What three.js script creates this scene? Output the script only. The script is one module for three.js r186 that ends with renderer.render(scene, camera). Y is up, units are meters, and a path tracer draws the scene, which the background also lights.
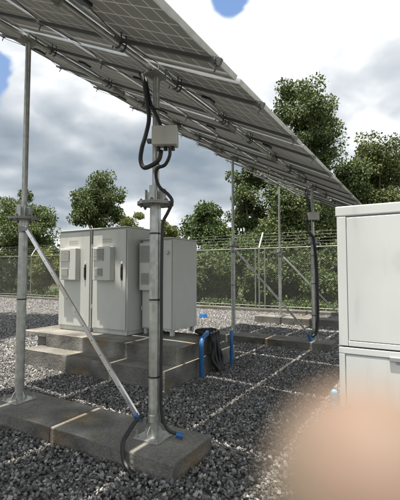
import * as THREE from 'three';
import { mergeGeometries } from 'three/addons/utils/BufferGeometryUtils.js';
import { RoundedBoxGeometry } from 'three/addons/geometries/RoundedBoxGeometry.js';
import { ConvexGeometry } from 'three/addons/geometries/ConvexGeometry.js';
import { MarchingCubes } from 'three/addons/objects/MarchingCubes.js';

// ---------------------------------------------------------------- camera, sky, sun, exposure
// Site axes: l runs along the panel rows (to the east), w runs across them (to the north). World x = -w, z = -l.
const CAM_H = 1.5, YAW = THREE.MathUtils.degToRad(30.6), PITCH = Math.atan(22 / 385);
const scene = new THREE.Scene();
const camera = new THREE.PerspectiveCamera(2 * Math.atan(250 / 385) * 180 / Math.PI, 0.8, 0.008, 900);
camera.position.set(0, CAM_H, 0);
camera.lookAt(-Math.sin(YAW) * Math.cos(PITCH), CAM_H + Math.sin(PITCH), -Math.cos(YAW) * Math.cos(PITCH));
camera.focus = 5; camera.userData.fStop = 5;
camera.updateMatrixWorld(true);
const renderer = new THREE.WebGLRenderer({ antialias: true });
renderer.toneMapping = THREE.LinearToneMapping;
renderer.toneMappingExposure = 2.1;
renderer.shadowMap.enabled = true;

function rng(seed) { let a = seed >>> 0; return () => { a = (a + 0x6D2B79F5) | 0; let t = Math.imul(a ^ (a >>> 15), 1 | a); t = (t + Math.imul(t ^ (t >>> 7), 61 | t)) ^ t; return ((t ^ (t >>> 14)) >>> 0) / 4294967296; }; }
const hash3 = (x, y, z) => { let h = Math.imul(x, 374761393) ^ Math.imul(y, 668265263) ^ Math.imul(z, 2147483647 - 1274126177); h = Math.imul(h ^ (h >>> 13), 1274126177); return ((h ^ (h >>> 16)) >>> 0) / 4294967296; };
const sm = (t) => t * t * (3 - 2 * t), mix = (a, b, t) => a + (b - a) * t;
const clamp = (x, a = 0, b = 1) => Math.min(b, Math.max(a, x)), sstep = (a, b, x) => sm(clamp((x - a) / (b - a)));
function vnoise(x, y, z) {
  const X = Math.floor(x), Y = Math.floor(y), Z = Math.floor(z), u = sm(x - X), v = sm(y - Y), w = sm(z - Z);
  const L = (k) => mix(mix(hash3(X, Y, Z + k), hash3(X + 1, Y, Z + k), u), mix(hash3(X, Y + 1, Z + k), hash3(X + 1, Y + 1, Z + k), u), v);
  return mix(L(0), L(1), w);
}
function fbm(x, y, z, o = 5) { let s = 0, a = 0.5, n = 0; for (let i = 0; i < o; i++) { s += a * vnoise(x, y, z); n += a; a *= 0.5; x = x * 2.03 + 7.1; y = y * 2.03 + 3.7; z = z * 2.03 + 1.3; } return s / n; }

const SKYW = 0.56;   // radiance of the white cloud heads
const SUN = new THREE.Vector3(-0.028, 0.987, 0.156).normalize();
const pixelDir = (px, py) => new THREE.Vector3((px - 200) / 385, (250 - py) / 385, -1).applyQuaternion(camera.quaternion).normalize();
{ // broken cumulus under a summer sky: white heads, grey bases, some blue between
  const W = 2048, H = 1024, data = new Float32Array(W * H * 4);
  const holes = [[pixelDir(-18, 78), 0.062], [pixelDir(229, -5), 0.026]];
  for (let j = 0; j < H; j++) {
    const el = ((j + 0.5) / H - 0.5) * Math.PI, y = Math.sin(el), c = Math.cos(el);
    for (let i = 0; i < W; i++) {
      const az = ((i + 0.5) / W - 0.5) * 2 * Math.PI, x = Math.cos(az) * c, z = Math.sin(az) * c, k = (j * W + i) * 4;
      let r, g, b;
      if (y < -0.02) { r = 0.08; g = 0.08; b = 0.07; }
      else {
        const yy = Math.max(y, 0), p = 1 / (yy + 0.30), wx = x * p * 1.7, wz = z * p * 1.7, ny = yy * 3.4;
        const w1 = fbm(wx * 1.3 + 11, wz * 1.3, ny + 4.2, 4) - 0.5, w2 = fbm(wx * 1.3 - 6, wz * 1.3 + 5, ny + 1.2, 4) - 0.5;
        const d = fbm(wx * 1.6 + 2.3 + w1 * 1.1, ny * 1.3, wz * 1.6 + 8.6 + w2 * 1.1, 7);
        const big = fbm(wx * 0.7 + 5.2, ny * 0.6, wz * 0.7 + 1.7, 3);
        const fine = fbm(wx * 5 + w1 * 2, ny * 4, wz * 5 + w2 * 2, 5);
        let cov = d * 0.75 + big * 0.5 - 0.325 + (fine - 0.5) * 0.2;
        for (const [h, s] of holes) { const q = 1 - (x * h.x + y * h.y + z * h.z); cov -= 0.5 * Math.exp(-q * 2 / (s * s) * clamp(1 + 2.6 * (fine - 0.5) + 2 * w1, 0.55, 2)); }
        const a = sstep(-0.04, 0.07, cov);
        const t = Math.pow(clamp(yy), 0.5);   // blue sky behind
        const br = mix(0.28, 0.066, t), bg = mix(0.34, 0.15, t), bb = mix(0.42, 0.34, t);
        // the layer thickens to a grey-blue deck low over the land, with white heads standing below and above it
        const deck = Math.exp(-Math.pow((el - 0.262 - w1 * 0.25) / 0.105, 2)) * sstep(0.40, 0.60, fbm(wx * 0.75 + 63.0, wz * 0.75, 5.1, 4) + w2 * 0.15);
        const grain = (d - 0.5) * 1.3 + (fine - 0.5) * 0.55;
        const raw = Math.max(0, 0.0 + grain + deck * 1.15 + sstep(0.12, 0.34, cov) * 0.16 - 0.05 * sstep(0.3, 0.6, el)), dense = 1 - Math.exp(-raw * 1.5);
        const cr = mix(SKYW * 0.98, 0.080, dense), cg = mix(SKYW, 0.116, dense), cb = mix(SKYW * 1.02, 0.152, dense);
        r = mix(br, cr, a); g = mix(bg, cg, a); b = mix(bb, cb, a);
        const hz = Math.exp(-yy * 24) * 0.6; r = mix(r, 0.31, hz); g = mix(g, 0.34, hz); b = mix(b, 0.37, hz);
      }
      data[k] = r; data[k + 1] = g; data[k + 2] = b; data[k + 3] = 1;
    }
  }
  const sky = new THREE.DataTexture(data, W, H, THREE.RGBAFormat, THREE.FloatType);
  sky.mapping = THREE.EquirectangularReflectionMapping; sky.magFilter = sky.minFilter = THREE.LinearFilter; sky.wrapS = THREE.RepeatWrapping; sky.needsUpdate = true;
  scene.background = sky; scene.environment = sky;
}
const sun = new THREE.DirectionalLight(0xfff6ea, 5);
sun.position.copy(SUN).multiplyScalar(40).add(new THREE.Vector3(-4, 0, -7)); sun.target.position.set(-4, 0, -7);
sun.castShadow = true; sun.shadow.mapSize.set(4096, 4096);
Object.assign(sun.shadow.camera, { left: -22, right: 22, top: 22, bottom: -22, near: 1, far: 90 });
scene.add(sun, sun.target);

// ---------------------------------------------------------------- helpers
const P = (l, w, y = 0) => new THREE.Vector3(-w, y, -l);
const names = {};
const numbered = (n) => { const k = names[n] = (names[n] ?? -1) + 1; return k ? `${n}_${String(k).padStart(3, '0')}` : n; };
function boxUV(g) {   // uv in metres from the face's main direction
  if (g.index) g = g.toNonIndexed();
  const p = g.attributes.position, n = g.attributes.normal, uv = new Float32Array(p.count * 2);
  for (let i = 0; i < p.count; i++) {
    const ax = Math.abs(n.getX(i)), ay = Math.abs(n.getY(i)), az = Math.abs(n.getZ(i));
    const [u, v] = ay >= ax && ay >= az ? [p.getX(i), p.getZ(i)] : ax >= az ? [p.getZ(i), p.getY(i)] : [p.getX(i), p.getY(i)];
    uv[2 * i] = u; uv[2 * i + 1] = v;
  }
  g.setAttribute('uv', new THREE.BufferAttribute(uv, 2));
  return g;
}
const flat = (list) => { const out = list.flat().map((g) => { let q = g.index ? g.toNonIndexed() : g; for (const k of Object.keys(q.attributes)) if (!['position', 'normal', 'uv'].includes(k)) q.deleteAttribute(k); return q; }); return out.length > 1 ? mergeGeometries(out) : out[0]; };
function obj(name, geoms, material, parent = scene, o = {}) {
  let g = Array.isArray(geoms) ? flat(geoms) : geoms;
  if (o.uv !== false) g = boxUV(g);
  const m = new THREE.Mesh(g, material); m.name = parent === scene ? numbered(name) : name;
  m.castShadow = m.receiveShadow = true; parent.add(m);
  if (o.label) m.userData.label = o.label;
  return m;
}
function thing(name, label, category, at = P(0, 0), group) {
  const o = new THREE.Group(); o.name = numbered(name); o.position.copy(at); scene.add(o);
  o.userData = { label, category }; if (group) o.userData.group = group;
  return o;
}
function tag(o, label, category, group) { Object.assign(o.userData, { label, category }); if (group) o.userData.group = group; return o; }
const structure = (o) => { o.userData.kind = 'structure'; return o; };
const stuff = (o) => { o.userData.kind = 'stuff'; return o; };
// geometry in site axes: extents along l, w and height, about an origin given in world coordinates
function box(l0, l1, w0, w1, y0, y1, origin = P(0, 0), r = 0.004) {
  const g = r ? new RoundedBoxGeometry(w1 - w0, y1 - y0, l1 - l0, 1, r) : new THREE.BoxGeometry(w1 - w0, y1 - y0, l1 - l0);
  g.translate(-(w0 + w1) / 2 - origin.x, (y0 + y1) / 2 - origin.y, -(l0 + l1) / 2 - origin.z); return g;
}
const Y = new THREE.Vector3(0, 1, 0);
function bar(a, b, r, seg = 16, r2 = r) {   // round bar between two points
  const d = b.clone().sub(a), g = new THREE.CylinderGeometry(r2, r, d.length(), seg);
  g.applyQuaternion(new THREE.Quaternion().setFromUnitVectors(Y, d.clone().normalize())); g.translate((a.x + b.x) / 2, (a.y + b.y) / 2, (a.z + b.z) / 2); return g;
}
function flatBar(a, b, tx, tz, up = new THREE.Vector3(0, 0, 1)) {   // rectangular bar; tz measured along `up`
  const d = b.clone().sub(a), L = d.length(), y = d.normalize(), x = new THREE.Vector3().crossVectors(y, up).normalize(), z = new THREE.Vector3().crossVectors(x, y);
  const g = new RoundedBoxGeometry(tx, L, tz, 1, Math.min(tx, tz) * 0.15); g.applyMatrix4(new THREE.Matrix4().makeBasis(x, y, z)); g.translate((a.x + b.x) / 2, (a.y + b.y) / 2, (a.z + b.z) / 2); return g;
}
const tube = (pts, r, n = 60, seg = 10) => new THREE.TubeGeometry(new THREE.CatmullRomCurve3(pts), n, r, seg);
function ribbed(pts, r, pitch = 0.012) {   // corrugated hose: rings of alternating radius along the path
  const c = new THREE.CatmullRomCurve3(pts), L = c.getLength(), n = Math.min(700, Math.max(8, Math.round(L / pitch * 2))), g = new THREE.TubeGeometry(c, n, r, 9), p = g.attributes.position, q = new THREE.Vector3();
  for (let i = 0; i <= n; i++) { c.getPointAt(i / n, q); const s = i % 2 ? 0.84 : 1.06; for (let j = 0; j <= 9; j++) { const k = i * 10 + j; p.setXYZ(k, q.x + (p.getX(k) - q.x) * s, q.y + (p.getY(k) - q.y) * s, q.z + (p.getZ(k) - q.z) * s); } }
  g.computeVertexNormals(); return g;
}
// ---------------------------------------------------------------- materials
function texture(size, fn, metres, srgb = false) {
  const d = new Uint8Array(size * size * 4);
  for (let j = 0; j < size; j++) for (let i = 0; i < size; i++) { const c = fn(i / size, j / size), k = (j * size + i) * 4; d[k] = clamp(c[0]) * 255; d[k + 1] = clamp(c[1]) * 255; d[k + 2] = clamp(c[2]) * 255; d[k + 3] = 255; }
  const t = new THREE.DataTexture(d, size, size); t.wrapS = t.wrapT = THREE.MirroredRepeatWrapping; t.magFilter = THREE.LinearFilter; t.minFilter = THREE.LinearMipmapLinearFilter; t.generateMipmaps = true;
  t.repeat.set(1 / metres, 1 / metres); if (srgb) t.colorSpace = THREE.SRGBColorSpace; t.needsUpdate = true; return t;
}
const grey = (v) => [v, v, v];
const std = (rgb, rough = 0.8, o = {}) => new THREE.MeshStandardMaterial({ color: new THREE.Color().setRGB(...rgb), roughness: rough, ...o });
const concreteMap = texture(1024, (u, v) => {
  const a = fbm(u * 6, v * 6, 1, 6), s = fbm(u * 3 + 9, v * 3, 5, 4), f = fbm(u * 150, v * 150, 2, 3), rust = 0.6 * sstep(0.62, 0.76, fbm(u * 4 + 3, v * 4 + 8, 7, 5)), dark = sstep(0.55, 0.72, s);
  const b = 0.62 + (a - 0.5) * 0.42 + (f - 0.5) * 0.2 - dark * 0.12;
  return [b * mix(1, 0.98, rust), b * mix(0.985, 0.78, rust), b * mix(0.95, 0.55, rust)];
}, 1.9, true);
const concreteBump = texture(512, (u, v) => grey(fbm(u * 40, v * 40, 3, 5) * 0.7 + 0.3 * sstep(0.6, 0.66, fbm(u * 90, v * 90, 8, 2))), 1.0);
const concrete = new THREE.MeshStandardMaterial({ color: new THREE.Color().setRGB(0.49, 0.495, 0.475), map: concreteMap, bumpMap: concreteBump, bumpScale: 0.006, roughness: 0.95 });
const zincMap = texture(256, (u, v) => { const a = fbm(u * 14, v * 14, 4, 4), b = fbm(u * 4, v * 4, 6, 4), s = 0.80 + (a - 0.5) * 0.22 + (b - 0.5) * 0.12; return [s, s * 1.0, s * 0.985]; }, 0.5, true);
const zincRough = texture(256, (u, v) => grey(0.42 + (fbm(u * 10, v * 10, 14, 4) - 0.5) * 0.5), 0.5);
const zinc = new THREE.MeshStandardMaterial({ color: new THREE.Color().setRGB(0.70, 0.715, 0.70), map: zincMap, roughnessMap: zincRough, roughness: 1, metalness: 0.7 });
const zincDull = new THREE.MeshStandardMaterial({ color: new THREE.Color().setRGB(0.42, 0.43, 0.42), map: zincMap, roughness: 0.6, metalness: 0.45 });
const alloy = std([0.7, 0.71, 0.71], 0.38, { metalness: 0.7, roughnessMap: zincRough });
const paintMap = texture(512, (u, v) => { const a = fbm(u * 5, v * 2.5, 3, 5), d = sstep(0.56, 0.8, fbm(u * 16, v * 3, 6, 5)), s = 0.93 + (a - 0.5) * 0.09 - d * 0.05; return [s, s * 0.995, s * 0.97]; }, 1.6, true);
const paintBump = texture(256, (u, v) => grey(fbm(u * 50, v * 50, 3, 3)), 0.25);
const cabinetPaint = std([0.59, 0.615, 0.61], 0.5, { map: paintMap, bumpMap: paintBump, bumpScale: 0.00012 });
const whitePaint = std([0.78, 0.83, 0.86], 0.45, { map: paintMap, bumpMap: paintBump, bumpScale: 0.00012 });
const blackRubber = std([0.018, 0.018, 0.019], 0.55), blackPlastic = std([0.02, 0.02, 0.022], 0.4), gapBlack = std([0.015, 0.015, 0.015], 0.9);
const boxPlastic = std([0.52, 0.53, 0.50], 0.5, { map: paintMap }), bluePlastic = std([0.018, 0.11, 0.30], 0.4), paleBlue = std([0.12, 0.42, 0.62], 0.45);
const printGrey = std([0.30, 0.31, 0.32], 0.6);
const steelDark = std([0.12, 0.12, 0.12], 0.5, { metalness: 0.5 });
// ---------------------------------------------------------------- terrain
const earthMap = texture(512, (u, v) => { const a = fbm(u * 8, v * 8, 1, 6), f = fbm(u * 70, v * 70, 2, 3), g = sstep(0.42, 0.62, fbm(u * 5 + 4, v * 5, 6, 5)), s = 0.7 + (a - 0.5) * 0.6 + (f - 0.5) * 0.6; return [s * mix(0.42, 0.24, g), s * mix(0.36, 0.32, g), s * mix(0.26, 0.12, g)]; }, 6, true);
const earth = structure(obj('ground', new THREE.PlaneGeometry(900, 900).rotateX(-Math.PI / 2).translate(0, -0.06, 0), new THREE.MeshStandardMaterial({ map: earthMap, roughness: 1 })));
earth.userData.label = 'green and brown earth beyond the fence'; earth.userData.category = 'ground';
const bedMap = texture(1024, (u, v) => { const a = fbm(u * 90, v * 90, 1, 3), b = fbm(u * 6, v * 6, 4, 4), s = 0.5 + (a - 0.5) * 1.3 + (b - 0.5) * 0.25; return [s, s * 0.985, s * 0.95]; }, 2.6, true);
const bedBump = texture(1024, (u, v) => grey(fbm(u * 90, v * 90, 1, 3)), 2.6);
const bed = structure(obj('gravel_ground', box(-6, 13.75, -9, 24, -0.05, -0.012, undefined, 0), new THREE.MeshStandardMaterial({ color: new THREE.Color().setRGB(0.29, 0.288, 0.28), map: bedMap, bumpMap: bedBump, bumpScale: 0.03, roughness: 1 })));
bed.userData.label = 'grey stone bed of the fenced yard'; bed.userData.category = 'ground';

// solid blocks on the ground that gravel keeps out of: [l0, l1, w0, w1]
const blocks = [[2.33, 2.91, 1.6, 4.1], [7.5, 8.16, 1.6, 4.25], [10.75, 11.4, 1.6, 4.5], [4.0, 6.1, 2.86, 5.76], [4.38, 5.3, -0.9, 0.85]];
{ // crushed stone, layered loosely
  const rnd = rng(7), g = new THREE.Group(); g.name = 'gravel'; stuff(g); scene.add(g);
  g.userData.label = 'crushed grey stones spread over the yard'; g.userData.category = 'gravel';
  const kinds = []; for (let k = 0; k < 5; k++) { const pts = []; for (let i = 0; i < 15; i++) { const v = new THREE.Vector3(rnd() - 0.5, rnd() - 0.5, rnd() - 0.5).normalize().multiplyScalar(0.4 + 0.14 * rnd()); v.y *= 0.72; v.x *= 1.12; pts.push(v); } kinds.push(new ConvexGeometry(pts)); }
  const lists = kinds.map(() => []);
  const put = (l, w, s, lift) => { for (const b of blocks) if (l > b[0] - 0.01 && l < b[1] + 0.01 && w > b[2] - 0.01 && w < b[3] + 0.01) return; lists[Math.floor(rnd() * 5)].push([l, w, s, lift]); };
  const sy = Math.sin(YAW), cy = Math.cos(YAW);
  for (let n = 0; n < 620000; n++) {
    const d = 1.2 + 16.2 * Math.sqrt(rnd()), a = (rnd() - 0.5) * 1.42; // round the view, with margin to each side
    const l = d * Math.cos(a - (-YAW)) , w = d * Math.sin(a + YAW);
    if (l > 13.6 || l < -2) continue;
    const keep = d < 7 ? 1 : 0.5; if (rnd() > keep) continue;
    const s = (0.021 + 0.031 * Math.pow(rnd(), 1.9)) * (d > 7 ? 1.3 : 0.78);
    put(l, w, s, rnd() * 0.018 + (fbm(l * 1.3, w * 1.3, 3, 3) - 0.5) * 0.03 - 0.004);
  }
  for (let n = 0; n < 90000; n++) {   // far corner of the yard
    const d = 17 + 11 * rnd(), a = YAW + rnd() * 0.72, l = d * Math.cos(a), w = d * Math.sin(a); if (l > 13.5 || w > 23.5) continue;
    put(l, w, 0.045 + 0.035 * Math.pow(rnd(), 1.9), rnd() * 0.018);
  }
  const m4 = new THREE.Matrix4(), q = new THREE.Quaternion(), e = new THREE.Euler(), col = new THREE.Color();
  lists.forEach((list, k) => {
    const im = new THREE.InstancedMesh(kinds[k], std([1, 1, 1], 0.93, { flatShading: true }), list.length); im.name = 'stone_layer'; im.castShadow = im.receiveShadow = true; stuff(im);
    list.forEach(([l, w, s, lift], i) => {
      e.set(rnd() * 6.28, rnd() * 6.28, rnd() * 6.28); q.setFromEuler(e);
      m4.compose(P(l, w, lift), q, new THREE.Vector3(s * (0.8 + 0.5 * rnd()), s * (0.75 + 0.4 * rnd()), s * (0.8 + 0.5 * rnd()))); im.setMatrixAt(i, m4);
      const t = Math.pow(rnd(), 1.1), v = 0.065 + 0.10 * t + 0.20 * Math.pow(t, 4), wm = rnd() < 0.25 ? 0.06 : 0; col.setRGB(v * (1 + wm * 0.6), v, v * (1 - wm * 1.5)); im.setColorAt(i, col);
    });
    g.add(im);
  });
}
// ---------------------------------------------------------------- concrete
function footing(l0, l1, w0, w1, h, label, joints) {
  const o = P((l0 + l1) / 2, (w0 + w1) / 2), t = thing('concrete_footing', label, 'footing', o, 'strip footings under the panel posts');
  let prev = w0; const cuts = [...joints, w1];
  for (const c of cuts) { const g = new RoundedBoxGeometry(c - prev - 0.006, h + 0.1, l1 - l0, 3, 0.014), p = g.attributes.position; for (let i = 0; i < p.count; i++) { const x = p.getX(i), y = p.getY(i), z = p.getZ(i), n = 0.012 * (fbm(x * 5 + c * 3, y * 5, z * 5 + l0, 3) - 0.5); p.setXYZ(i, x, y + n, z + n * 0.6); } g.computeVertexNormals(); g.translate(-(prev + c) / 2 - o.x, h / 2 - 0.05, 0); obj('slab_section', g, concrete, t); prev = c; }
  return t;
}
footing(2.33, 2.91, 1.6, 4.1, 0.13, 'long stained concrete footing under the post with the cable box, beside dark gravel', [2.93]);
footing(7.55, 8.12, 1.6, 4.25, 0.14, 'shaded concrete footing behind the blue pipes, under the second pair of posts', [2.95]);
footing(10.8, 11.38, 1.6, 4.5, 0.2, 'pale sunlit concrete footing just before the chain link fence', [3.1]);
{ // equipment plinth: two steps
  const o = P(4.0, 4.4), t = thing('concrete_plinth', 'two stepped concrete plinth carrying three grey equipment cabinets', 'plinth', o);
  const rough = (l0, l1, w0, w1, y0, y1) => { const g = new THREE.BoxGeometry(w1 - w0, y1 - y0, l1 - l0, 30, 4, 12), p = g.attributes.position, q = new THREE.Vector3(); for (let i = 0; i < p.count; i++) { q.set(p.getX(i), p.getY(i), p.getZ(i)); const n = fbm(q.x * 3 + 9, q.y * 3 + l0, q.z * 3, 4) - 0.5, m = fbm(q.x * 14, q.y * 14, q.z * 14 + 5, 2) - 0.5; p.setXYZ(i, q.x + n * 0.02 * Math.sign(q.x), q.y + (n * 0.014 + m * 0.006), q.z + (n * 0.03 + m * 0.008)); } g.computeVertexNormals(); const ng = g.toNonIndexed(); ng.computeVertexNormals(); ng.translate(-(w0 + w1) / 2 - o.x, (y0 + y1) / 2, -(l0 + l1) / 2 - o.z); return ng; };
  obj('lower_step', rough(4.0, 6.05, 2.88, 5.74, -0.08, 0.25), concrete, t);
  obj('upper_step', rough(4.32, 5.55, 2.92, 5.56, 0.20, 0.47), concrete, t);
  obj('slab', rough(4.34, 5.5, 5.5, 6.25, 0.405, 0.466), concrete, t);
  obj('slab_support', rough(4.56, 5.5, 5.5, 6.1, -0.05, 0.41), concrete, t);
}
// ---------------------------------------------------------------- solar arrays
const TILT = THREE.MathUtils.degToRad(26), TT = Math.tan(TILT), LOWW = 1.19, LOWH = 2.92, ROW = 1.0237, PD = 0.966, PL = 1.662, COL = 1.72;
const under = (w) => LOWH + (w - LOWW) * TT;          // height of the panels' underside
const slopeUp = new THREE.Vector3(-Math.cos(TILT), Math.sin(TILT), 0), slopeN = new THREE.Vector3(Math.sin(TILT), Math.cos(TILT), 0);
const backSheet = new THREE.MeshPhysicalMaterial({ color: new THREE.Color().setRGB(0.35, 0.36, 0.345), roughness: 0.9, transmission: 0.26, thickness: 0, side: THREE.DoubleSide });
const cellMat = std([0.012, 0.016, 0.035], 0.25), frameMat = std([0.60, 0.61, 0.61], 0.42, { metalness: 0.65, roughnessMap: zincRough });
// panel parts in local axes: -x up the slope, y the panel's normal, z along the row (0 = underside of frame, centre)
const G = {};
{
  const hx = PD / 2, hz = PL / 2, B = (x0, x1, y0, y1, z0, z1) => new THREE.BoxGeometry(x1 - x0, y1 - y0, z1 - z0).translate((x0 + x1) / 2, (y0 + y1) / 2, (z0 + z1) / 2);
  G.frame = boxUV(flat([B(-hx, -hx + 0.004, 0, 0.038, -hz, hz), B(hx - 0.004, hx, 0, 0.038, -hz, hz), B(-hx + 0.004, hx - 0.004, 0, 0.038, -hz, -hz + 0.004), B(-hx + 0.004, hx - 0.004, 0, 0.038, hz - 0.004, hz),
    B(-hx + 0.004, -hx + 0.016, 0, 0.003, -hz + 0.004, hz - 0.004), B(hx - 0.016, hx - 0.004, 0, 0.003, -hz + 0.004, hz - 0.004), B(-hx + 0.016, hx - 0.016, 0, 0.003, -hz + 0.004, -hz + 0.016), B(-hx + 0.016, hx - 0.016, 0, 0.003, hz - 0.016, hz - 0.004)]));
  G.sheet = boxUV(new THREE.PlaneGeometry(PD - 0.008, PL - 0.008).rotateX(-Math.PI / 2).translate(0, 0.030, 0));
  const cells = [], cw = (PD - 0.05) / 6, cl = (PL - 0.06) / 10;
  for (let i = 0; i < 6; i++) for (let j = 0; j < 10; j++) { const s = new THREE.PlaneGeometry(cw - 0.006, cl - 0.006); s.rotateX(-Math.PI / 2); s.translate((i - 2.5) * cw, 0.0335, (j - 4.5) * cl); cells.push(s); }
  G.cells = boxUV(flat(cells));
  G.jbox = boxUV(new RoundedBoxGeometry(0.11, 0.024, 0.13, 1, 0.006).translate(-hx + 0.14, 0.018, 0));
  G.lead = [tube([new THREE.Vector3(-hx + 0.15, 0.012, 0.06), new THREE.Vector3(-hx + 0.2, -0.03, 0.3), new THREE.Vector3(-hx + 0.16, -0.06, 0.55), new THREE.Vector3(-hx + 0.2, -0.02, 0.8)], 0.0035, 20, 5), tube([new THREE.Vector3(-hx + 0.15, 0.012, -0.06), new THREE.Vector3(-hx + 0.23, -0.05, -0.3), new THREE.Vector3(-hx + 0.18, -0.03, -0.6), new THREE.Vector3(-hx + 0.2, -0.02, -0.8)], 0.0035, 20, 5)].map(boxUV);
}
function addPanel(t, l, r) {   // l = start along the row, r = row number from the low edge
  const s = (r + 0.5) * ROW - (ROW - PD) / 2, c = P(l + PL / 2, LOWW, LOWH).addScaledVector(slopeUp, s).sub(t.position);
  const m = new THREE.Mesh(G.sheet, backSheet); m.name = 'solar_panel'; m.position.copy(c); m.rotation.z = -TILT; t.add(m);
  for (const [n, g, mat] of [['frame', G.frame, frameMat], ['cell_grid', G.cells, cellMat], ['junction_box', G.jbox, blackPlastic], ['panel_lead', G.lead[0], blackRubber], ['panel_lead', G.lead[1], blackRubber]]) { const q = new THREE.Mesh(g, mat); q.name = n; q.castShadow = q.receiveShadow = true; m.add(q); }
  m.castShadow = m.receiveShadow = true;
}
const BEAMW = [2.0, 3.8], RAIL = 0.034, PIPE = 0.026;
const pipeY = (w) => under(w) - (RAIL + PIPE) / Math.cos(TILT);
function post(t, l, w, foot, bands) {
  const o = t.position, A = (y, dl = 0, dw = 0) => P(l + dl, w + dw, y).sub(o), FL = 2.08, top = pipeY(w) - PIPE + 0.01;
  const p = obj('post', [bar(A(foot + 0.01), A(FL - 0.008), 0.047, 28)], zinc, t);
  obj('upper_tube', [bar(A(FL + 0.016), A(top - 0.02), 0.030, 24)], zinc, p);
  obj('base_plate', [box(l - 0.12, l + 0.12, w - 0.12, w + 0.12, foot + 0.001, foot + 0.017, o, 0.003)], zinc, p);
  const gus = []; for (let k = 0; k < 4; k++) { const s = new THREE.Shape([new THREE.Vector2(0.04, 0), new THREE.Vector2(0.092, 0), new THREE.Vector2(0.092, 0.03), new THREE.Vector2(0.06, 0.085), new THREE.Vector2(0.04, 0.085)]); const g = new THREE.ExtrudeGeometry(s, { depth: 0.008, bevelEnabled: false }); g.translate(0, 0, -0.004); g.rotateY(k * Math.PI / 2); const c = A(foot + 0.017); g.translate(c.x, c.y, c.z); gus.push(g); }
  obj('gusset', gus, zinc, p);
  for (const [a, b] of [[1, 1], [1, -1], [-1, 1], [-1, -1]]) obj('anchor_bolt', [bar(A(foot + 0.016, a * 0.1, b * 0.1), A(foot + 0.033, a * 0.1, b * 0.1), 0.016, 6), bar(A(foot + 0.033, a * 0.1, b * 0.1), A(foot + 0.07, a * 0.1, b * 0.1), 0.008, 8)], zinc, p);
  // flanged joint: two plates, bolts and the four channel brackets standing on them
  obj('flange', [bar(A(FL - 0.008), A(FL + 0.003), 0.155, 32), bar(A(FL + 0.005), A(FL + 0.016), 0.155, 32)], zincDull, p);
  for (let k = 0; k < 6; k++) { const a = k * Math.PI / 3 + 0.4; obj('flange_bolt', [bar(A(FL - 0.035, Math.cos(a) * 0.125, Math.sin(a) * 0.125), A(FL + 0.04, Math.cos(a) * 0.125, Math.sin(a) * 0.125), 0.008, 8), bar(A(FL - 0.024, Math.cos(a) * 0.125, Math.sin(a) * 0.125), A(FL - 0.009, Math.cos(a) * 0.125, Math.sin(a) * 0.125), 0.015, 6), bar(A(FL + 0.017, Math.cos(a) * 0.125, Math.sin(a) * 0.125), A(FL + 0.031, Math.cos(a) * 0.125, Math.sin(a) * 0.125), 0.015, 6)], steelDark, p); }
  for (let k = 0; k < 4; k++) { const a = k * Math.PI / 2 + 0.3, ca = Math.cos(a), sa = Math.sin(a), r0 = 0.036, r1 = 0.085; const h = 0.15 - 0.02 * (k % 2); obj('bracket', [flatBar(A(FL + 0.016, ca * r1, sa * r1), A(FL + h, ca * r1, sa * r1), 0.05, 0.006, new THREE.Vector3(-sa, 0, -ca)), flatBar(A(FL + 0.018, ca * (r0 + r1) / 2, sa * (r0 + r1) / 2), A(FL + h - 0.02, ca * (r0 + r1) / 2, sa * (r0 + r1) / 2), 0.006, 0.048, new THREE.Vector3(-sa, 0, -ca))], zinc, p); }
  for (const y of bands) obj('band', [bar(A(y), A(y + 0.014), y > FL ? 0.033 : 0.0495, 24)], blackPlastic, p);
  // saddle on which the beam lies
  obj('saddle', [box(l - 0.09, l + 0.09, w - 0.07, w + 0.07, top - 0.022, top - 0.01, o, 0.002), flatBar(A(top - 0.02, 0.05, 0.062), A(top + 0.10, 0.05, 0.062), 0.01, 0.01), flatBar(A(top - 0.02, 0.05, -0.062), A(top + 0.05, 0.05, -0.062), 0.01, 0.01), flatBar(A(top - 0.02, -0.05, 0.062), A(top + 0.10, -0.05, 0.062), 0.01, 0.01), flatBar(A(top - 0.02, -0.05, -0.062), A(top + 0.05, -0.05, -0.062), 0.01, 0.01)], zincDull, p);
  return p;
}
function brace(t, l, foot) {
  const o = t.position, a = P(l - 0.055, 3.70, 1.98).sub(o), b = P(l - 0.055, 2.11, foot + 0.13).sub(o);
  const m = obj('brace', [flatBar(a, b, 0.042, 0.005), flatBar(a.clone().add(new THREE.Vector3(0.0, 0.0, -0.02)), b.clone().add(new THREE.Vector3(0.0, 0, -0.02)), 0.005, 0.036)], alloy, t);
  const holes = [], d = b.clone().sub(a), n = Math.floor(d.length() / 0.16); for (let i = 1; i < n; i++) { const c = a.clone().addScaledVector(d, i / n); const g = new THREE.CylinderGeometry(0.006, 0.006, 0.0016, 10); g.rotateX(Math.PI / 2); g.translate(c.x, c.y, c.z + 0.0027); holes.push(g); }
  obj('slot_row', holes, steelDark, m);
  obj('clamp_collar', [bar(P(l, BEAMW[1], 1.93).sub(o), P(l, BEAMW[1], 1.99).sub(o), 0.054, 24), box(l - 0.062, l - 0.03, 3.66, 3.76, 1.94, 1.98, o, 0.002)], zincDull, m);
  obj('clamp_collar', [bar(P(l, BEAMW[0], foot + 0.135).sub(o), P(l, BEAMW[0], foot + 0.19).sub(o), 0.054, 24), box(l - 0.062, l - 0.03, 2.04, 2.14, foot + 0.115, foot + 0.16, o, 0.002)], zincDull, m);
}
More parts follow.
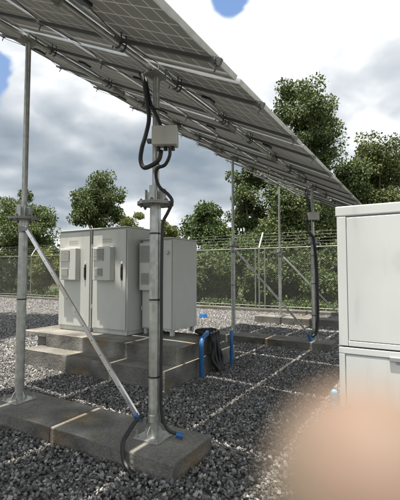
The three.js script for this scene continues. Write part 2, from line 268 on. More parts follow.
function beams(t, l0, l1, joints) {
  for (const w of BEAMW) {
    const o = t.position, y = pipeY(w), b = obj('beam', [bar(P(l0, w, y).sub(o), P(l1, w, y).sub(o), PIPE, 24)], zinc, t);
    for (const j of joints) obj('coupling', [bar(P(j - 0.09, w, y).sub(o), P(j + 0.09, w, y).sub(o), PIPE + 0.007, 24), bar(P(j - 0.1, w, y).sub(o), P(j - 0.08, w, y).sub(o), PIPE + 0.013, 24), bar(P(j + 0.08, w, y).sub(o), P(j + 0.1, w, y).sub(o), PIPE + 0.013, 24)], zincDull, b);
  }
}
function rails(t, ls, w0, w1) {
  for (const l of ls) {
    const o = t.position, off = RAIL / 2 + 0.001, a = P(l, w0, under(w0)).addScaledVector(slopeN, -off).sub(o), b = P(l, w1, under(w1)).addScaledVector(slopeN, -off).sub(o);
    const r = obj('rail', [flatBar(a, b, RAIL - 0.004, 0.024)], steelDark, t);
    for (const w of BEAMW) if (w > w0 && w < w1) { const y = pipeY(w); for (const s of [-0.028, 0.028]) { const pts = []; for (let k = 0; k <= 12; k++) { const q = k / 12 * Math.PI + Math.PI; pts.push(P(l + s, w + Math.cos(q) * (PIPE + 0.006), y + Math.sin(q) * (PIPE + 0.006)).sub(o)); } pts.unshift(pts[0].clone().add(new THREE.Vector3(0, 0.1, 0))); pts.push(pts[pts.length - 1].clone().add(new THREE.Vector3(0, 0.08, 0))); obj('u_bolt', [tube(pts, 0.006, 30, 6)], steelDark, r); } }
    for (let k = 0; k < 5; k++) { const c = P(l + 0.03, LOWW, LOWH).addScaledVector(slopeUp, k * ROW - (ROW - PD) / 2).sub(o); if (-c.x - o.x < w0 || -c.x - o.x > w1 + 0.1) continue; obj('panel_clip', [new THREE.BoxGeometry(0.05, 0.05, 0.03).rotateZ(-TILT).translate(c.x, c.y - 0.01, c.z), bar(c.clone().add(new THREE.Vector3(0, -0.03, 0)), c.clone().add(new THREE.Vector3(-0.03, -0.075, 0)), 0.006, 6)], steelDark, r); }
  }
}
const L0 = 0.87, F1 = 2.63, F2 = 7.9, F3 = 11.1, L2 = 9.68;
{
  const t = thing('solar_array', 'tilted array of solar panels on four galvanised posts, seen from underneath', 'solar array', P(5.2, 2.9));
  for (let c = 0; c < 5; c++) for (let r = 0; r < 4; r++) addPanel(t, L0 + c * COL, r);
  const rl = []; for (let c = 0; c < 5; c++) rl.push(L0 + c * COL + 0.36, L0 + c * COL + PL - 0.36); rails(t, rl, LOWW - 0.03, 4.9);
  beams(t, L0 + 0.1, L0 + 5 * COL - 0.1, [1.5, 4.1, 5.6, 7.0]);
  post(t, F1, BEAMW[0], 0.13, [0.62, 1.26, 1.82, 2.42, 2.9]); post(t, F1, BEAMW[1], 0.13, [1.2]);
  post(t, F2, BEAMW[0], 0.14, [0.62, 1.26, 1.82]); post(t, F2, BEAMW[1], 0.14, [1.2]);
  brace(t, F1, 0.13); brace(t, F2, 0.14);
}
{
  const t = thing('solar_array', 'half filled solar array with bare sunlit rails, behind the full array by the fence', 'solar array', P(13, 2.9));
  for (let c = 0; c < 2; c++) for (let r = 0; r < 2; r++) addPanel(t, L2 + c * COL, r);
  rails(t, [L2 + 0.05, L2 + 0.36, L2 + PL - 0.36, L2 + COL + 0.36, L2 + COL + PL - 0.36], LOWW - 0.03, 4.9);
  beams(t, L2 - 0.05, L2 + 2 * COL, [L2 + 2.4]);
  post(t, F3, BEAMW[0], 0.2, []); post(t, F3, BEAMW[1], 0.2, []); brace(t, F3, 0.2);
}
// ---------------------------------------------------------------- cabinets
function faceBox(t, l, w0, w1, y0, y1, depth, mat, name, r = 0.004, parent = t) { return obj(name, [box(l - depth, l, w0, w1, y0, y1, t.position, r)], mat, parent); }   // proud of a face that looks to -l
function coolerUnit(t, l, w0, w1, y0, y1, depth) {
  const u = faceBox(t, l, w0, w1, y0, y1, depth, cabinetPaint, 'cooling_unit', 0.01);
  const grille = (a, b, c, d) => { const f = l - depth; faceBox(t, f + 0.002, a, b, c, d, 0.003, printGrey, 'vent_backing', 0, u); const n = Math.round((d - c) / 0.022); for (let k = 0; k < n; k++) { const y = c + (k + 0.5) / n * (d - c); const g = new THREE.BoxGeometry(b - a, 0.004, 0.03).rotateX(-0.7).translate(-(a + b) / 2 - t.position.x, y - t.position.y, -(f - 0.012) - t.position.z); obj('louvre', [g], cabinetPaint, u); } };
  const s = (w1 - w0); grille(w0 + s * 0.36, w1 - s * 0.08, y1 - (y1 - y0) * 0.42, y1 - (y1 - y0) * 0.06); grille(w0 + s * 0.42, w1 - s * 0.14, y0 + (y1 - y0) * 0.12, y0 + (y1 - y0) * 0.36);
  return u;
}
function placard(t, l, w0, w1, y0, y1) { const p = faceBox(t, l, w0, w1, y0, y1, 0.003, boxPlastic, 'placard', 0); const r = rng(Math.round(w0 * 991)); for (let row = 0; row < 2; row++) { let w = w1 - 0.01; while (w > w0 + 0.03) { const d = 0.012 + r() * 0.02; const yc = mix(y0, y1, row ? 0.3 : 0.7); faceBox(t, l - 0.003, w - d, w, yc - 0.009, yc + 0.009, 0.0008, printGrey, 'print', 0, p); w -= d + 0.008; } } }
function cabinet(label, l0, l1, w0, w1, y0, y1, o = {}) {
  const t = thing('equipment_cabinet', label, 'cabinet', P((l0 + l1) / 2, (w0 + w1) / 2, y0), 'cabinets on the plinth');
  const f = l0 + 0.03, b = y0 + (o.foot ?? 0.06);
  obj('body', [box(f, l1, w0, w1, b, y1 - 0.02, t.position, 0.008)], cabinetPaint, t);
  obj('roof', [box(l0 - 0.012, l1 + 0.012, w0 - 0.012, w1 + 0.012, y1 - 0.02, y1, t.position, 0.006)], cabinetPaint, t);
  if (o.feet) for (const a of [l0 + 0.05, l1 - 0.11]) for (const c of [w0 + 0.02, w1 - 0.08]) obj('foot', [box(a, a + 0.06, c, c + 0.06, y0, b, t.position, 0.003)], cabinetPaint, t);
  else obj('base_frame', [box(l0 + 0.04, l1 - 0.02, w0 + 0.015, w1 - 0.015, y0, b, t.position, 0.003)], cabinetPaint, t);
  const d = obj('door', [box(l0 + 0.006, f - 0.004, w0 + 0.02, w1 - 0.02, b + 0.025, y1 - 0.045, t.position, 0.006)], cabinetPaint, t);
  if (o.handle) { const hw = o.handle, hy = o.handleY ?? mix(b, y1, 0.56); faceBox(t, l0 + 0.008, hw - 0.022, hw + 0.022, hy - 0.13, hy + 0.13, 0.006, blackPlastic, 'handle_plate', 0.002, d); faceBox(t, l0 + 0.004, hw - 0.012, hw + 0.012, hy - 0.09, hy + 0.09, 0.024, blackPlastic, 'handle', 0.004, d); faceBox(t, l0 + 0.006, hw - 0.02, hw + 0.02, hy + 0.14, hy + 0.18, 0.01, alloy, 'lock', 0.004, d); }
  for (const y of [0.2, 0.8]) obj('hinge', [bar(P(l0 + 0.002, w1 - 0.012, mix(b, y1, y)).sub(t.position), P(l0 + 0.002, w1 - 0.012, mix(b, y1, y) + 0.07).sub(t.position), 0.008, 8)], cabinetPaint, d);
  return t;
}
const LF = 4.76, PT = 0.472;
{
  let t = cabinet('tall grey cabinet at the end of the row, caught by sun on its edges', LF, LF + 0.72, 5.02, 5.83, PT, 2.25, { handle: 5.14 });
  coolerUnit({ position: t.position, add: (m) => t.add(m) }, LF + 0.008, 5.27, 5.68, 1.36, 1.92, 0.11); placard({ position: t.position, add: (m) => t.add(m) }, LF + 0.007, 5.33, 5.56, 1.98, 2.07);
  t = cabinet('tall grey cabinet with cooling unit between the other two plinth cabinets', LF, LF + 0.72, 4.20, 4.98, PT, 2.25, { handle: 4.30 });
  coolerUnit({ position: t.position, add: (m) => t.add(m) }, LF + 0.008, 4.46, 4.86, 1.36, 1.92, 0.11); placard({ position: t.position, add: (m) => t.add(m) }, LF + 0.007, 4.52, 4.74, 1.98, 2.07);
  t = cabinet('shorter grey cabinet on small feet behind the post with the cable box', 5.08, 5.84, 3.52, 4.15, PT, 2.06, { foot: 0.09, feet: true });
  coolerUnit({ position: t.position, add: (m) => t.add(m) }, 5.088, 3.78, 4.12, 1.2, 1.98, 0.1);
  obj('cable_gland', [bar(P(5.09, 3.62, 1.82).sub(t.position), P(5.05, 3.62, 1.82).sub(t.position), 0.035, 16)], boxPlastic, t);
}
{ // white cabinet at the near right
  const l0 = 4.37, l1 = 5.25, w0 = -0.75, w1 = 0.85, o = P((l0 + l1) / 2, (w0 + w1) / 2), t = thing('battery_cabinet', 'large white cabinet in full sun beside the edge of the panel shadow', 'cabinet', o);
  obj('lower_body', [box(l0 + 0.02, l1, w0, w1, 0.06, 0.70, o, 0.01)], whitePaint, t);
  obj('upper_body', [box(l0 + 0.02, l1, w0 + 0.002, w1 - 0.002, 0.712, 2.10, o, 0.01)], whitePaint, t);
  obj('seam', [box(l0 + 0.05, l1 - 0.03, w0 + 0.03, w1 - 0.03, 0.69, 0.72, o, 0)], gapBlack, t);
  obj('roof', [box(l0 - 0.002, l1 + 0.02, w0 - 0.015, w1 + 0.012, 2.105, 2.215, o, 0.014)], whitePaint, t);
  const d = obj('door', [box(l0 - 0.002, l0 + 0.016, w0 + 0.1, w1 - 0.105, 0.775, 2.085, o, 0.005)], whitePaint, t);
  obj('door_surround', [box(l0 - 0.004, l0 + 0.018, w1 - 0.097, w1 - 0.004, 0.715, 2.098, o, 0.005), box(l0 - 0.004, l0 + 0.018, w0 + 0.004, w0 + 0.09, 0.715, 2.098, o, 0.005), box(l0 - 0.004, l0 + 0.018, w0 + 0.094, w1 - 0.101, 0.715, 0.767, o, 0.004)], whitePaint, t);
  obj('lower_door', [box(l0 - 0.001, l0 + 0.018, w0 + 0.07, w1 - 0.07, 0.09, 0.622, o, 0.005)], whitePaint, t);
  obj('lower_surround', [box(l0 - 0.006, l0 + 0.018, w0 + 0.002, w1 - 0.002, 0.634, 0.698, o, 0.005), box(l0 - 0.006, l0 + 0.018, w1 - 0.062, w1 - 0.002, 0.07, 0.630, o, 0.005)], whitePaint, t);
  obj('handle', [box(l0 - 0.02, l0, 0.18, 0.36, 0.60, 0.645, o, 0.006), box(l0 - 0.014, l0, 0.22, 0.30, 0.575, 0.602, o, 0.008)], printGrey, t);
  obj('base_frame', [box(l0 + 0.06, l1 - 0.04, w0 + 0.04, w1 - 0.04, -0.03, 0.06, o, 0.004)], steelDark, t);
}
// ---------------------------------------------------------------- cable boxes, hoses, pipes
function cableBox(l, w, y, s, label) {
  const o = P(l, w, y), t = thing('cable_box', label, 'box', o, 'cable boxes strapped to posts');
  obj('case', [new RoundedBoxGeometry(0.2 * s, 0.15 * s, 0.10 * s, 2, 0.008)], boxPlastic, t);
  obj('lid', [new RoundedBoxGeometry(0.206 * s, 0.156 * s, 0.03 * s, 2, 0.008).translate(0, 0, 0.06 * s)], boxPlastic, t);
  obj('strap', [new RoundedBoxGeometry(0.16, 0.03, 0.05, 1, 0.003).translate(-0.09, 0, -0.075)], steelDark, t);
  for (const x of [-0.06, 0, 0.06]) obj('cable_gland', [new THREE.CylinderGeometry(0.015, 0.018, 0.035, 10).translate(x * s, -0.09 * s, 0)], blackPlastic, t);
  t.rotation.y = 0.45;
  return t;
}
cableBox(F1 - 0.105, 1.82, 2.60, 1, 'grey plastic cable box strapped to the post nearest the brace foot');
cableBox(F2 - 0.095, 1.96, 2.62, 1, 'pale cable box on the post beside the white cabinet');
const hose = (label, cat, pts, r, mat = blackRubber, name = 'cable_conduit', grp) => tag(obj(name, [ribbed(pts, r)], mat, scene), label, cat, grp);
{
  const l = F1, w = 2.0, Q = (dl, dw, y) => P(l + dl, w + dw, y);
  hose('black corrugated hose looping from the beam into the grey cable box', 'hose', [Q(0.03, 0.16, 3.24), Q(-0.06, 0.13, 3.25), Q(-0.09, 0.07, 3.16), Q(-0.08, 0.045, 3.0), Q(-0.06, 0.03, 2.82), Q(-0.07, 0.055, 2.68), Q(-0.09, 0.08, 2.56), Q(-0.1, 0.085, 2.45), Q(-0.1, 0.05, 2.385), Q(-0.1, -0.03, 2.39), Q(-0.1, -0.11, 2.43), Q(-0.09, -0.126, 2.51)], 0.019);
  hose('second black hose hanging behind the first beside the grey cable box', 'hose', [Q(0.0, 0.15, 3.2), Q(-0.03, 0.10, 3.2), Q(-0.05, 0.06, 3.1), Q(-0.05, 0.02, 2.95), Q(-0.05, -0.06, 2.8), Q(-0.06, -0.115, 2.67)], 0.015);
  hose('black hose from the grey cable box strapped down the side of its post', 'hose', [Q(-0.125, -0.235, 2.51), Q(-0.125, -0.235, 2.44), Q(-0.11, -0.18, 2.375), Q(-0.085, -0.08, 2.36), Q(-0.05, -0.045, 2.30), Q(-0.02, -0.06, 2.22), Q(0, -0.135, 2.15), Q(0, -0.174, 2.09), Q(0, -0.13, 2.0), Q(0, -0.085, 1.93), Q(0, -0.075, 1.84), Q(0, -0.068, 1.5), Q(0, -0.07, 1.0), Q(0, -0.068, 0.6), Q(0.01, -0.08, 0.3), Q(0.03, -0.13, 0.2), Q(0.06, -0.19, 0.175)], 0.0145);
  hose('black hose curving from the footing top down to the gravel', 'hose', [Q(-0.05, 0.075, 0.31), Q(-0.1, 0.095, 0.29), Q(-0.19, 0.095, 0.24), Q(-0.3, 0.07, 0.18), Q(-0.345, 0.02, 0.08), Q(-0.365, -0.06, 0.025), Q(-0.38, -0.13, -0.02)], 0.018);
  for (const [dl, dw, y, rz, lab] of [[-0.09, 0.105, 0.30, 0.5, 'blue plastic hose coupling in front of the post foot'], [0.07, -0.21, 0.165, 1.3, 'blue plastic hose coupling lying behind the post foot']]) {
    const t = thing('hose_coupling', lab, 'coupling', Q(dl, dw, y), 'blue hose couplings'); t.rotation.set(0.3, 0.4, rz); t.scale.setScalar(0.72);
    obj('sleeve', [new THREE.CylinderGeometry(0.028, 0.028, 0.06, 14)], bluePlastic, t); obj('collar', [new THREE.CylinderGeometry(0.034, 0.034, 0.02, 8).translate(0, 0.03, 0), new THREE.CylinderGeometry(0.034, 0.034, 0.02, 8).translate(0, -0.03, 0)], bluePlastic, t);
  }
  const b = (dl, dw, y) => P(F2 + dl, 2.0 + dw, y);
  hose('black hose winding down the post beside the white cabinet', 'hose', [b(0, 0.1, 3.2), b(-0.08, 0.1, 3.12), b(-0.1, 0.05, 2.9), b(-0.09, 0.03, 2.7), b(-0.1, 0.09, 2.5), b(-0.1, 0.05, 2.3), b(-0.1, -0.03, 2.2), b(-0.15, -0.06, 2.08), b(-0.1, -0.07, 1.9), b(-0.03, -0.075, 1.6), b(-0.03, -0.08, 1.0), b(-0.03, -0.075, 0.5), b(-0.08, -0.04, 0.27), b(-0.12, 0.02, 0.22)], 0.03);
  const t = thing('hose_coupling', 'blue plastic hose coupling at the foot of the post beside the white cabinet', 'coupling', b(-0.14, 0.05, 0.2), 'blue hose couplings'); t.rotation.z = 0.3;
  obj('sleeve', [new THREE.CylinderGeometry(0.036, 0.036, 0.11, 14)], bluePlastic, t); obj('collar', [new THREE.CylinderGeometry(0.044, 0.044, 0.025, 8).translate(0, 0.05, 0), new THREE.CylinderGeometry(0.044, 0.044, 0.025, 8).translate(0, -0.05, 0)], bluePlastic, t);
}
{ // pipes at the end of the plinth
  const pipe = (pts, r, label, mat) => { const t = thing('water_pipe', label, 'pipe', P(4.9, 2.75)); const o = t.position; obj('pipe', [tube(pts.map((p) => p.clone().sub(o)), r, 50, 14)], mat, t); for (const k of [1, pts.length - 2]) { const a = pts[k].clone().sub(o), d = pts[k + 1].clone().sub(pts[k]).normalize().multiplyScalar(0.03); obj('collar', [bar(a.clone().sub(d), a.clone().add(d), r + 0.006, 16)], mat, t); } return t; };
  pipe([P(5.3, 3.0, 0.56), P(5.0, 2.86, 0.565), P(4.86, 2.83, 0.54), P(4.8, 2.815, 0.46), P(4.8, 2.81, 0.25), P(4.8, 2.81, -0.03)], 0.034, 'thick blue plastic pipe bending down the end of the plinth', bluePlastic);
  pipe([P(6.0, 2.95, 0.50), P(5.75, 2.80, 0.5), P(5.7, 2.78, 0.4), P(5.7, 2.78, 0.2), P(5.7, 2.78, -0.03)], 0.026, 'thin blue plastic pipe beside the black hoses at the plinth end', bluePlastic);
  for (let k = 0; k < 4; k++) hose('black corrugated hose bundled between the two blue pipes at the plinth end', 'hose', [P(5.62 - k * 0.05, 3.3, 0.53), P(5.5 - k * 0.1, 2.95, 0.56 - k * 0.01), P(5.32 - k * 0.08, 2.82 - 0.01 * k, 0.5), P(5.28 - k * 0.06, 2.80 - 0.02 * (k % 2), 0.36), P(5.36 - k * 0.1, 2.78, 0.2), P(5.3 - k * 0.05, 2.76 - k * 0.01, 0.04), P(5.28 - k * 0.05, 2.74, -0.03)], 0.032, blackRubber, 'cable_conduit', 'hoses bundled at the plinth end');
  const s = thing('pipe_stub', 'pale blue capped pipe stub against the foot of the white cabinet', 'pipe', P(4.34, 0.90));
  obj('stub', [new THREE.CylinderGeometry(0.03, 0.03, 0.22, 16).translate(0, 0.07, 0)], paleBlue, s); obj('cap', [new THREE.CylinderGeometry(0.036, 0.036, 0.05, 16).translate(0, 0.19, 0), new THREE.SphereGeometry(0.036, 16, 8, 0, 6.3, 0, Math.PI / 2).translate(0, 0.215, 0)], paleBlue, s);
  const d = thing('plastic_basin', 'small blue plastic basin lying upturned on the sunny gravel', 'basin', P(10.95, 6.35, 0.025));
  obj('bowl', [new THREE.LatheGeometry([[0.001, 0.13], [0.09, 0.13], [0.115, 0.115], [0.135, 0.02], [0.131, 0.02], [0.11, 0.11], [0.001, 0.122]].map((a) => new THREE.Vector2(...a)), 28)], bluePlastic, d); obj('rim', [new THREE.TorusGeometry(0.137, 0.009, 8, 28).rotateX(Math.PI / 2).translate(0, 0.02, 0)], bluePlastic, d);
}
// ---------------------------------------------------------------- fence
{
  const FLN = 13.85, o = P(FLN, 6), t = thing('chain_link_fence', 'chain link fence with barbed wire on slanted arms, along the back of the yard', 'fence', o), WA = -6.3, WB = 23.4, TOP = 2.42, A = (w, y, dl = 0) => P(FLN + dl, w, y).sub(o);
  const posts = []; for (let k = -3; k <= 5; k++) posts.push(5.56 + k * 3.42);
  const wire = std([0.20, 0.21, 0.20], 0.6, { metalness: 0.3 }), pale = std([0.62, 0.62, 0.58], 0.6);
  for (const w of posts) { const p = obj('fence_post', [bar(A(w, 0), A(w, TOP + 0.02), 0.03, 12)], zincDull, t); obj('arm', [flatBar(A(w, TOP, 0.0), A(w, TOP + 0.62, 0.42), 0.05, 0.05)], pale, p); }
  for (const w of [5.56 + 0.14, 5.56 - 0.24]) obj('gate_post', [bar(A(w, 0, -0.03), A(w, TOP - 0.04, -0.03), 0.026, 10)], zincDull, t);
  obj('top_rail', [bar(A(WA, TOP - 0.02), A(WB, TOP - 0.02), 0.022, 10)], zincDull, t);
  obj('bottom_rail', [bar(A(WA, 0.22), A(WB, 0.22), 0.018, 8)], zincDull, t);
  const wires = [], H = TOP - 0.28, n = Math.floor((WB - WA + H) / 0.075), hw = WB - WA;
  for (let i = 0; i < n; i++) for (const s of [0, 1]) { let a = i * 0.075 - H, b = a + H, ya = 0.24, yb = 0.24 + H; if (a < 0) { ya -= a; a = 0; } if (b > hw) { yb -= b - hw; b = hw; } if (b <= a) continue; const q0 = s ? WA + a : WB - a, q1 = s ? WA + b : WB - b; wires.push(new THREE.CylinderGeometry(0.0018, 0.0018, Math.hypot(b - a, yb - ya), 4, 1, true).applyQuaternion(new THREE.Quaternion().setFromUnitVectors(Y, A(q1, yb).sub(A(q0, ya)).normalize())).translate((A(q0, ya).x + A(q1, yb).x) / 2, (ya + yb) / 2, (s ? 0.003 : -0.003))); }
  stuff(obj('wire_mesh', wires, wire, t));
  for (let k = 0; k < 5; k++) {
    const f = (k + 0.6) / 5, y = TOP + 0.62 * f, dl = 0.42 * f, b = obj('barbed_wire', [bar(A(WA, y, dl - 0.03), A(WB, y, dl - 0.03), 0.0042, 5)], zincDull, t), bs = [];
    for (let w = WA + 0.1; w < WB; w += 0.16) for (const e of [1, -1]) bs.push(flatBar(A(w, y - 0.022, dl - 0.03 - e * 0.012), A(w + e * 0.008, y + 0.022, dl - 0.03 + e * 0.012), 0.003, 0.003));
    stuff(obj('barbs', bs, zincDull, b));
  }
  tag(obj('fence_kerb', [box(13.55, 14.1, WA - 0.3, WB + 0.3, -0.1, 0.13, undefined, 0.02)], concrete), 'low concrete kerb running along the foot of the chain link fence', 'kerb');
}
// ---------------------------------------------------------------- vegetation
const barkMat = std([0.16, 0.13, 0.10], 0.95);
const leafMat = new THREE.MeshPhysicalMaterial({ color: 0xffffff, vertexColors: true, roughness: 0.8, transmission: 0.28, thickness: 0, side: THREE.DoubleSide });
function leaves(clumps, per, size, tones, rnd, droop = 0.25) {   // clumps: [centre, radius]; a folded diamond for each leaf
  const n = clumps.length * per, pos = new Float32Array(n * 18), col = new Float32Array(n * 18), nor = new Float32Array(n * 18); let k = 0;
  const a = new THREE.Vector3(), d = new THREE.Vector3(), s = new THREE.Vector3(), c = new THREE.Vector3(), nn = new THREE.Vector3(), v = [0, 1, 2, 3].map(() => new THREE.Vector3());
  for (const [ctr, rad, tone = 0] of clumps) for (let i = 0; i < per; i++) {
    d.set(rnd() * 2 - 1, rnd() * 2 - 1, rnd() * 2 - 1); if (d.lengthSq() < 0.01) d.x = 0.3; d.normalize();
    const rr = rad * Math.pow(rnd(), 0.45); c.copy(ctr).addScaledVector(d, rr); c.y = ctr.y + (c.y - ctr.y) * 0.72;
    a.copy(d).multiplyScalar(0.7).add(nn.set(rnd() - 0.5, rnd() - 0.5 - droop, rnd() - 0.5).multiplyScalar(1.6)).normalize();
    s.set(rnd() - 0.5, (rnd() - 0.5) * 0.5, rnd() - 0.5).cross(a).normalize(); nn.crossVectors(a, s);
    const L = size * (0.65 + 0.7 * rnd()), Wd = L * (0.26 + 0.14 * rnd());
    v[0].copy(c); v[1].copy(c).addScaledVector(a, L * 0.45).addScaledVector(s, Wd).addScaledVector(nn, Wd * 0.3); v[2].copy(c).addScaledVector(a, L); v[3].copy(c).addScaledVector(a, L * 0.45).addScaledVector(s, -Wd).addScaledVector(nn, Wd * 0.3);
    const t = clamp(tone + rnd() * 0.75), A = tones[0], B = tones[1], br = 0.75 + 0.5 * rnd(), R = mix(A[0], B[0], t) * br, Gc = mix(A[1], B[1], t) * br, Bc = mix(A[2], B[2], t) * br;
    for (const q of [[0, 1, 2], [0, 2, 3]]) {
      const e1 = v[q[1]], e2 = v[q[2]], e0 = v[q[0]]; const ux = e1.x - e0.x, uy = e1.y - e0.y, uz = e1.z - e0.z, wx = e2.x - e0.x, wy = e2.y - e0.y, wz = e2.z - e0.z; let nx = uy * wz - uz * wy, ny = uz * wx - ux * wz, nz = ux * wy - uy * wx; const ln = Math.hypot(nx, ny, nz) || 1; nx /= ln; ny /= ln; nz /= ln;
      for (const m of q) { pos[k] = v[m].x; pos[k + 1] = v[m].y; pos[k + 2] = v[m].z; nor[k] = nx; nor[k + 1] = ny; nor[k + 2] = nz; col[k] = R; col[k + 1] = Gc; col[k + 2] = Bc; k += 3; }
    }
  }
  const g = new THREE.BufferGeometry(); g.setAttribute('position', new THREE.BufferAttribute(pos, 3)); g.setAttribute('normal', new THREE.BufferAttribute(nor, 3)); g.setAttribute('color', new THREE.BufferAttribute(col, 3)); return g;
}
const MIXED = [[0.035, 0.065, 0.013], [0.165, 0.195, 0.04]], GREEN = [[0.034, 0.066, 0.014], [0.130, 0.178, 0.037]], YELLOW = [[0.07, 0.105, 0.016], [0.22, 0.24, 0.045]], FRESH = [[0.036, 0.074, 0.014], [0.125, 0.185, 0.036]];
const ground0 = (px, Z) => { const X = (px - 200) / 385 * Z; return P(X * Math.sin(YAW) + Z * Math.cos(YAW), -X * Math.cos(YAW) + Z * Math.sin(YAW)); };   // pixel column and distance on the ground
const heightAt = (py, Z) => CAM_H + (272 - py) / 385 * Z;
function tree(name, label, at, o) {
  const rnd = rng(o.seed), t = thing(name, label, o.cat ?? 'tree', at, o.group), clumps = [], limbs = [];
  const H = o.h, base = o.base ?? H * 0.35, R = o.r, n = o.n ?? 70, cr = o.clump ?? R * 0.3;
  const lean = new THREE.Vector3((rnd() - 0.5) * 0.12 * H, 0, (rnd() - 0.5) * 0.12 * H), fork = new THREE.Vector3(lean.x * 0.5, base * 0.9, lean.z * 0.5);
  // a few lobes give the crown its uneven outline
  const lobes = []; for (let i = 0; i < (o.lobes ?? 7); i++) { const a = rnd() * 6.28, e = rnd(); lobes.push([new THREE.Vector3(Math.cos(a) * R * 0.55 * (1 - e * 0.35) * rnd() ** 0.4, mix(base + cr, H - R * 0.42, e), Math.sin(a) * R * 0.55 * (1 - e * 0.35)).addScaledVector(lean, e), R * (0.32 + 0.24 * rnd())]); }
  lobes.push([new THREE.Vector3(lean.x, H - R * 0.4, lean.z), R * 0.4]);
  for (let i = 0; i < n; i++) { const [c, r] = lobes[i % lobes.length]; const d = new THREE.Vector3(rnd() - 0.5, rnd() - 0.42, rnd() - 0.5).normalize(); const p = c.clone().addScaledVector(d, r * (0.35 + 0.65 * Math.sqrt(rnd()))); if (p.y < base * 0.8) p.y = base * 0.8 + rnd() * cr; clumps.push([p, cr * (0.55 + 0.7 * rnd()), rnd() * 0.3 - 0.05]); }
  const tr = o.trunk ?? 0.03 * H, pts = [new THREE.Vector3(0, -0.2, 0), new THREE.Vector3(lean.x * 0.2, base * 0.5, lean.z * 0.15), fork];
  limbs.push(bar(pts[0], pts[1], tr * 1.25, 10, tr), bar(pts[1], pts[2], tr, 10, tr * 0.8), bar(fork, new THREE.Vector3(lean.x, H - R * 0.5, lean.z), tr * 0.75, 8, tr * 0.15));
  for (const [c] of lobes) { const m = fork.clone().lerp(c, 0.5); m.y -= 0.1 * c.distanceTo(fork); limbs.push(bar(fork, m, tr * 0.55, 7, tr * 0.35), bar(m, c, tr * 0.35, 6, tr * 0.12)); }
  for (let i = 0; i < clumps.length; i += 2) { const l = lobes[i % lobes.length][0]; limbs.push(bar(l, clumps[i][0], tr * 0.12, 4, tr * 0.04)); }
  obj('trunk', limbs, barkMat, t);
  const c = new THREE.Mesh(leaves(clumps, o.per ?? 170, o.leaf ?? 0.2, o.tones ?? GREEN, rnd, o.droop), leafMat); c.name = 'crown'; c.castShadow = c.receiveShadow = true; t.add(c);
  return t;
}
const spot = (px, top, Z, r, o) => [ground0(px, Z), { h: heightAt(top, Z), r, ...o }];
tree('broadleaf_tree', 'tallest dark green tree rising above the low end of the panels', ...spot(302, 78, 22, 3.3, { seed: 11, n: 170, base: 3.4, lobes: 13, clump: 0.75, per: 330, leaf: 0.15, tones: GREEN, trunk: 0.2 }));
tree('broadleaf_tree', 'yellowish green tree behind the large white cabinet', ...spot(377, 136, 24, 2.9, { seed: 21, n: 120, base: 2.4, lobes: 11, clump: 0.75, per: 330, leaf: 0.15, tones: MIXED, trunk: 0.17 }));
tree('broadleaf_tree', 'round topped tree standing alone behind the tall cabinets', ...spot(97, 178, 29, 2.35, { seed: 34, n: 80, base: 4.4, lobes: 8, clump: 0.62, per: 300, leaf: 0.15, tones: GREEN, trunk: 0.15 }));
tree('broadleaf_tree', 'loose green tree behind the post whose brace starts below its flange', ...spot(10, 186, 27, 2.8, { seed: 41, n: 90, base: 1.5, lobes: 9, clump: 0.62, per: 300, leaf: 0.145, tones: GREEN }));
tree('broadleaf_tree', 'thick leafy tree behind the fence, partly hidden by the braced post', ...spot(30, 204, 25.5, 2.3, { seed: 44, n: 100, base: 1.0, lobes: 11, clump: 0.65, per: 300, leaf: 0.145, tones: GREEN }));
tree('broadleaf_tree', 'broad tree outside the picture edge next to the loose green tree', ...spot(-45, 176, 30.5, 3.2, { seed: 47, n: 80, base: 1.5, lobes: 8, clump: 0.7, per: 150, leaf: 0.2, tones: GREEN }));
tree('broadleaf_tree', 'bushy green tree behind the fence beside the shorter cabinet', ...spot(208, 204, 20, 1.5, { seed: 52, n: 80, base: 0.6, lobes: 9, clump: 0.5, per: 300, leaf: 0.13, tones: FRESH }));
tree('broadleaf_tree', 'spreading tree under the far end of the panels behind the fence', ...spot(254, 160, 21, 1.6, { seed: 63, n: 90, base: 2.0, lobes: 9, clump: 0.5, per: 300, leaf: 0.13, tones: GREEN }));
tree('broadleaf_tree', 'dense dark tree behind the post beside the white cabinet', ...spot(322, 175, 19, 2.2, { seed: 72, n: 110, base: 0.5, lobes: 11, clump: 0.62, per: 300, leaf: 0.13, tones: GREEN }));
tree('broadleaf_tree', 'full green tree between the tallest tree and the tree behind the white cabinet', ...spot(343, 160, 23, 1.9, { seed: 81, n: 90, base: 2.4, lobes: 9, clump: 0.62, per: 300, leaf: 0.145, tones: GREEN }));
tree('broadleaf_tree', 'leafy green tree right behind the barbed wire under the panels', ...spot(300, 190, 20, 1.9, { seed: 83, n: 90, base: 0.6, lobes: 10, clump: 0.6, per: 280, leaf: 0.14, tones: GREEN }));
tree('broadleaf_tree', 'deep green tree filling the gap between the fence arm and the dense tree', ...spot(282, 185, 18.5, 1.7, { seed: 77, n: 90, base: 0.4, lobes: 10, clump: 0.55, per: 300, leaf: 0.13, tones: GREEN }));
